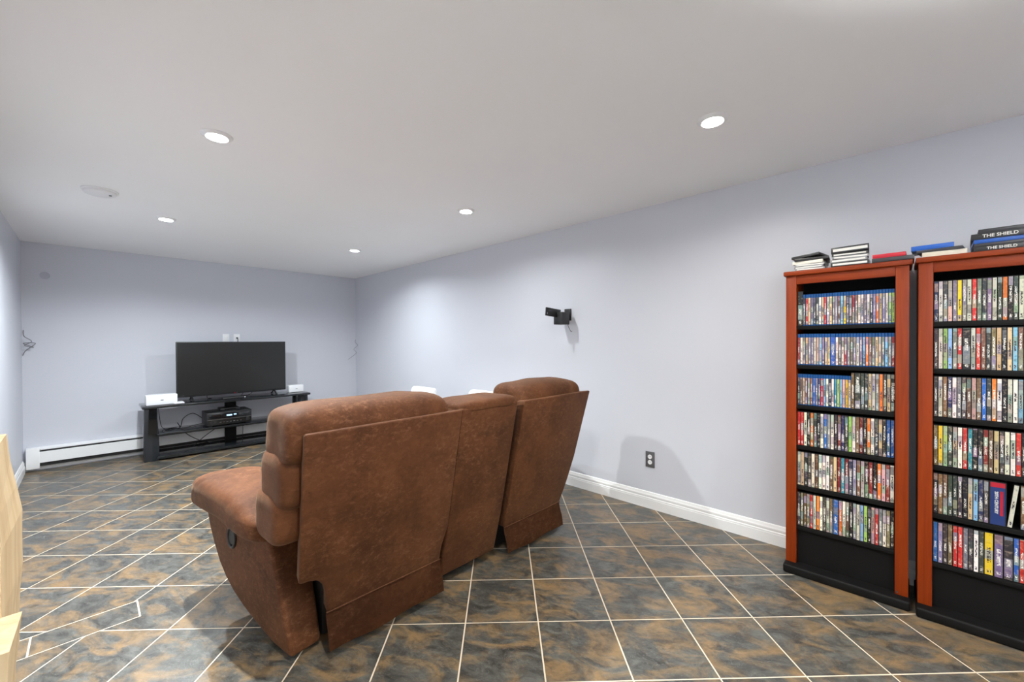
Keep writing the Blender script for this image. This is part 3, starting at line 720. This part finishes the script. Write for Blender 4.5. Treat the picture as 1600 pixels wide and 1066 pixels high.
PAL = {'K': ('black', (22, 22, 26)), 'D': ('dark grey', (58, 56, 58)), 'G': ('grey', (128, 126, 124)), 'W': ('white', (226, 218, 204)), 'R': ('red', (182, 40, 36)),
       'O': ('orange', (214, 112, 30)), 'Y': ('yellow', (226, 188, 28)), 'B': ('blue', (40, 92, 170)), 'L': ('pale blue', (130, 172, 204)), 'N': ('navy', (36, 44, 82)),
       'E': ('green', (150, 180, 90)), 'T': ('tan', (206, 178, 136)), 'P': ('mauve', (124, 112, 138)), 'S': ('brown', (112, 80, 58)), 'M': ('dark red', (128, 36, 32)),
       'C': ('teal', (56, 140, 160)), 'I': ('pink', (206, 158, 150)), 'X': ('olive', (116, 106, 78))}
ORD = 'first second third fourth fifth sixth seventh eighth ninth tenth eleventh twelfth thirteenth fourteenth fifteenth sixteenth seventeenth eighteenth nineteenth twentieth'.split()
ORD += ['twenty-' + o for o in ORD[:9]] + ['thirtieth'] + ['thirty-' + o for o in ORD[:9]]
SHN = ['top', 'second', 'third', 'fourth', 'fifth', 'bottom']
# one letter per case from left to right; lower case = blu-ray, upper case = DVD, '2' before a letter = double width
ROWS1 = ['2Kdrtpddwtrwtggslydsmswwpwdpotpwee',
         'mwxtgpwtlptt2bwxwrgxgwplosxttglgm',
         'dstsgsbpnrlwkwceliyt' + 'S2DDDTWGODTK',
         'RRWKODKWBGWDMNDEWSMKOWDTKBB',
         'WTKDWSWWWSTMCMNPSWKMKOIMW',
         'DXSXRWOWDWS2BOWSKGWLEKIRGWXK']
ROWS2 = ['NWDIPYGWRGDPWDOKDWTSGKWMBDX',
         'DWELGR2KWRSDXTKTLSYDBWKRTSG',
         'DWSNWGDSISBDOWKWWLGDTKSRWNX',
         'SYEDTWRCKKMSTDWWRKDGBWXKTS',
         'KSSDDDKTLND' + '4N' + 'WSSDGKWXBT',
         'BPDXRRGDWD2Y2P2DBRTEKWSDGT']
def case_mesh(kind):
    th, hh, dd = (0.0142, 0.190, 0.135) if kind == 'dvd' else (0.0116, 0.171, 0.135)
    sh = mesh_of(kind + '_shell', box((0, -th / 2, 0), (dd, th / 2, hh), 0.0012, 1)); 
    z0, z1 = (0.004, hh - 0.004) if kind == 'dvd' else (0.006, hh - 0.020)
    bm = new_bm(); vs = [bm.verts.new(p) for p in ((-0.0007, th / 2 - 0.0012, z0), (-0.0007, -th / 2 + 0.0012, z0), (-0.0007, -th / 2 + 0.0012, z1), (-0.0007, th / 2 - 0.0012, z1))]
    ws = [bm.verts.new((0.0, v.co.y, v.co.z)) for v in vs]
    bm.faces.new(vs)
    for k in range(4): bm.faces.new((vs[k], ws[k], ws[(k + 1) % 4], vs[(k + 1) % 4]))
    bmesh.ops.recalc_face_normals(bm, faces=bm.faces)
    sl = mesh_of(kind + '_spine', bm)
    sh.materials.append(M_dvdshell if kind == 'dvd' else M_blushell); sl.materials.append(M_sleeve)
    return th, sh, sl
DVD = case_mesh('dvd'); BLU = case_mesh('blu')
HUE = random.Random(3)
def place_case(kind, letter, x, y, z, sc, label, group, title=None):
    th, sh, sl = DVD if kind == 'dvd' else BLU
    o = bpy.data.objects.new('dvd_case' if kind == 'dvd' else 'blu_ray_case', sh); COL.objects.link(o)
    o.location = (x, y, z); o.scale = (1, sc, 1); tag(o, label, 'disc case', group)
    s = bpy.data.objects.new('spine_sleeve', sl); COL.objects.link(s); s.parent = o
    c = PAL[letter][1]; j = 1 + HUE.uniform(-0.12, 0.12)
    s.color = srgb(*[max(0, min(255, v * j + HUE.uniform(-8, 8))) for v in c])
    return o, s
def fill(rows, y0, y1, dx, rname):
    L, Rr = y1 - 0.048 - 0.003, y0 + 0.048 + 0.002
    for ri, row in enumerate(rows):
        items = []; k = 0
        while k < len(row):
            wgt = 1
            if row[k].isdigit(): wgt = int(row[k]); k += 1
            ch = row[k]; k += 1
            items.append((ch.upper(), 'blu' if ch.islower() else 'dvd', wgt))
        if ri == 0 and rname == 'left': items[0] = ('K', 'dvd', 2)
        tot = sum((DVD if i[1] == 'dvd' else BLU)[0] * (1 + (i[2] - 1) * 0.75) for i in items)
        lean = (rname, ri) == ('right', 4); f = min((L - Rr - (0.022 if lean else 0)) / tot, 1.12); y = L
        for n, (ch, kind, wgt) in enumerate(items):
            wd = (DVD if kind == 'dvd' else BLU)[0] * (1 + (wgt - 1) * 0.75) * f
            kn = 'DVD case' if kind == 'dvd' else 'Blu-ray case'
            lab = f'{PAL[ch][0]} {kn}, {ORD[n]} from left on {SHN[ri]} shelf of {rname} rack'
            o, s = place_case(kind, ch, RX + dx + 0.018 + HUE.uniform(-0.002, 0.003), y - wd / 2, SHELF[ri] + 0.0004, (wd - 0.0004) / (DVD if kind == 'dvd' else BLU)[0], lab, f'disc cases on the racks')
            if (rname, ri) == ('left', 2) and n == len(items) - 1:
                mt_ = Matrix.Translation((-0.0009, 0, 0.105)) @ Matrix(((0, 0, -1, 0), (0, -1, 0, 0), (-1, 0, 0, 0), (0, 0, 0, 1)))
                text_mesh('title', 'FRACTURE', 0.017, M_paper, o, mt_, 0.0002)
            if (rname, ri) == ('right', 4) and wgt == 4:
                s.material_slots[0].link = 'OBJECT'; s.material_slots[0].material = M_objcol; s.color = srgb(24, 48, 104)
                part_on(o, wd)
            if lean and n == 12:
                o.rotation_euler.x = math.radians(6.0); o.location.z += 0.0008; y -= 0.022
                o['label'] = 'white DVD case leaning to the right on fifth shelf of right rack'
            y -= wd
def part_on(o, wd):
    sc = o.scale[1]; hw = (DVD[0] / 2 - 0.0012)
    bm = box((-0.0012, -hw, 0.166), (-0.0008, hw, 0.186)); q = bpy.data.objects.new('red_band', mesh_of('red_band', bm)); q.data.materials.append(M_red); COL.objects.link(q); q.parent = o
    bm = box((-0.0012, -hw * 0.75, 0.045), (-0.0008, -hw * 0.30, 0.150)); q = bpy.data.objects.new('red_band', mesh_of('red_band', bm)); q.data.materials.append(M_red); COL.objects.link(q); q.parent = o
    mt_ = Matrix.Translation((-0.0012, 0.0012, 0.10)) @ Matrix.Diagonal((1, 1 / sc, 1, 1)) @ Matrix(((0, 0, -1, 0), (0, -1, 0, 0), (-1, 0, 0, 0), (0, 0, 0, 1)))
    text_mesh('title', '20TH CENTURY', 0.0135, M_paper, o, mt_, 0.0002, 0.0003)
fill(ROWS1, *R1, 0.0, 'left')
fill(ROWS2, *R2, -0.018, 'right')

# ------------------------------------------------------------------ cases lying on top of the racks
ZT = 1.6645
def flat_case(xc, yc, z, ln, dp, th, rz, letter, label, shell=None, tilt=0.0, text=None, paper=False, col=None, roll_=0.0):
    t = thing('flat_disc_case', (xc, yc, z), label, 'disc case', 'cases stacked on top of the racks')
    mt_ = Matrix.Translation((xc, yc, z)) @ Matrix.Rotation(math.radians(rz), 4, 'Z') @ Matrix.Rotation(math.radians(roll_), 4, 'X') @ Matrix.Rotation(math.radians(tilt), 4, 'Y')
    c = srgb(*(col or PAL[letter][1]))
    o = part('case', box((-dp / 2, -ln / 2, 0), (dp / 2, ln / 2, th), 0.0014, 2, mt_), shell or M_objcol, t); o.color = c
    if paper:
        q = part('booklet', box((-dp / 2 - 0.0006, -ln / 2 + 0.006, th * 0.25), (-dp / 2 + 0.001, ln / 2 - 0.008, th * 0.72), 0, 2, mt_), M_paper, o, False)
    if text:
        m2 = Matrix.Translation(-ORG[t]) @ mt_ @ Matrix.Translation((-dp / 2 - 0.0004, 0, th / 2)) @ Matrix(((0, 0, -1, 0), (-1, 0, 0, 0), (0, 1, 0, 0), (0, 0, 0, 1)))
        text_mesh('title', text, th * 0.72, M_paper, o, m2, 0.0003, 0.0003)
    return t
def stack(xc, yc, specs):
    z = ZT
    for s in specs:
        th = s.pop('th'); up = s.pop('up', 0.0); ox = s.pop('ox', 0.0); oy = s.pop('oy', 0.0)
        flat_case(xc + ox, yc + oy, z + 0.0003 + up, th=th, **s); z += th + up
P1 = 'left pile on left rack'
stack(2.785, 0.352, [dict(ln=0.130, dp=0.170, th=0.011, rz=2, letter='G', label='clear grey case at the bottom of ' + P1, shell=M_clearcase, paper=True),
                     dict(ln=0.128, dp=0.170, th=0.011, rz=-2, letter='G', label='clear grey case second from bottom of ' + P1, shell=M_clearcase, paper=True),
                     dict(ln=0.130, dp=0.170, th=0.012, rz=1, letter='G', label='clear grey case third from bottom of ' + P1, shell=M_clearcase, paper=True),
                     dict(ln=0.134, dp=0.172, th=0.017, rz=-3, letter='W', label='white spined case in the upper half of ' + P1, oy=0.003, col=(232, 228, 216)),
                     dict(ln=0.150, dp=0.178, th=0.014, rz=3, letter='K', label='black case second from top of ' + P1, oy=-0.006, col=(44, 43, 44)),
                     dict(ln=0.128, dp=0.170, th=0.014, rz=-9, letter='K', label='tilted black case on top of ' + P1, roll_=-5, up=0.006, oy=0.004, col=(52, 51, 52))])
P2 = 'middle pile on left rack'
stack(2.785, 0.185, [dict(ln=0.150, dp=0.185, th=0.022, rz=1, letter='K', label='black case at the bottom of ' + P2, paper=True, col=(40, 40, 42)),
                     dict(ln=0.146, dp=0.180, th=0.017, rz=-2, letter='G', label='clear case second from bottom of ' + P2, shell=M_clearcase, paper=True),
                     dict(ln=0.144, dp=0.180, th=0.014, rz=3, letter='G', label='clear case in the middle of ' + P2, shell=M_clearcase, paper=True),
                     dict(ln=0.142, dp=0.180, th=0.015, rz=1, letter='K', label='dark case second from top of ' + P2, paper=True, col=(46, 46, 47)),
                     dict(ln=0.150, dp=0.185, th=0.030, rz=2, letter='K', label='thick black case on top of ' + P2, paper=True, col=(50, 50, 52), roll_=-1.5, up=0.003)])
stack(2.780, 0.020, [dict(ln=0.150, dp=0.185, th=0.020, rz=-1, letter='K', label='black case under the red case on left rack', col=(52, 50, 54)),
                     dict(ln=0.120, dp=0.170, th=0.020, rz=-2, letter='R', label='bright red case lying on left rack', oy=0.012, col=(196, 20, 44))])
stack(2.775, -0.150, [dict(ln=0.140, dp=0.180, th=0.022, rz=-1, letter='W', label='cream case lying on right rack under blue case', col=(222, 214, 196)),
                      dict(ln=0.146, dp=0.180, th=0.014, rz=-9, letter='K', label='black case between cream and blue cases on right rack', col=(52, 52, 58), oy=0.004),
                      dict(ln=0.138, dp=0.150, th=0.023, rz=-4, letter='B', label='bright blue case on top of the cream case', col=(24, 92, 186), oy=0.034)])
P3 = 'pile on right rack'
stack(2.775, -0.318, [dict(ln=0.160, dp=0.185, th=0.022, rz=-1, letter='K', label='black case with white lettering at bottom of ' + P3, text='THE SHIELD', col=(34, 34, 38)),
                      dict(ln=0.150, dp=0.185, th=0.013, rz=-3, letter='D', label='dark grey case second from bottom of ' + P3, col=(56, 54, 60)),
                      dict(ln=0.156, dp=0.185, th=0.017, rz=-2, letter='B', label='blue case in the middle of ' + P3, col=(28, 84, 170)),
                      dict(ln=0.164, dp=0.190, th=0.026, rz=-4, letter='K', label='black case with silver lettering near top of ' + P3, text='THE SHIELD', col=(40, 40, 44)),
                      dict(ln=0.150, dp=0.185, th=0.018, rz=-3, letter='K', label='plain black case on top of ' + P3, oy=-0.012, col=(50, 50, 54))])
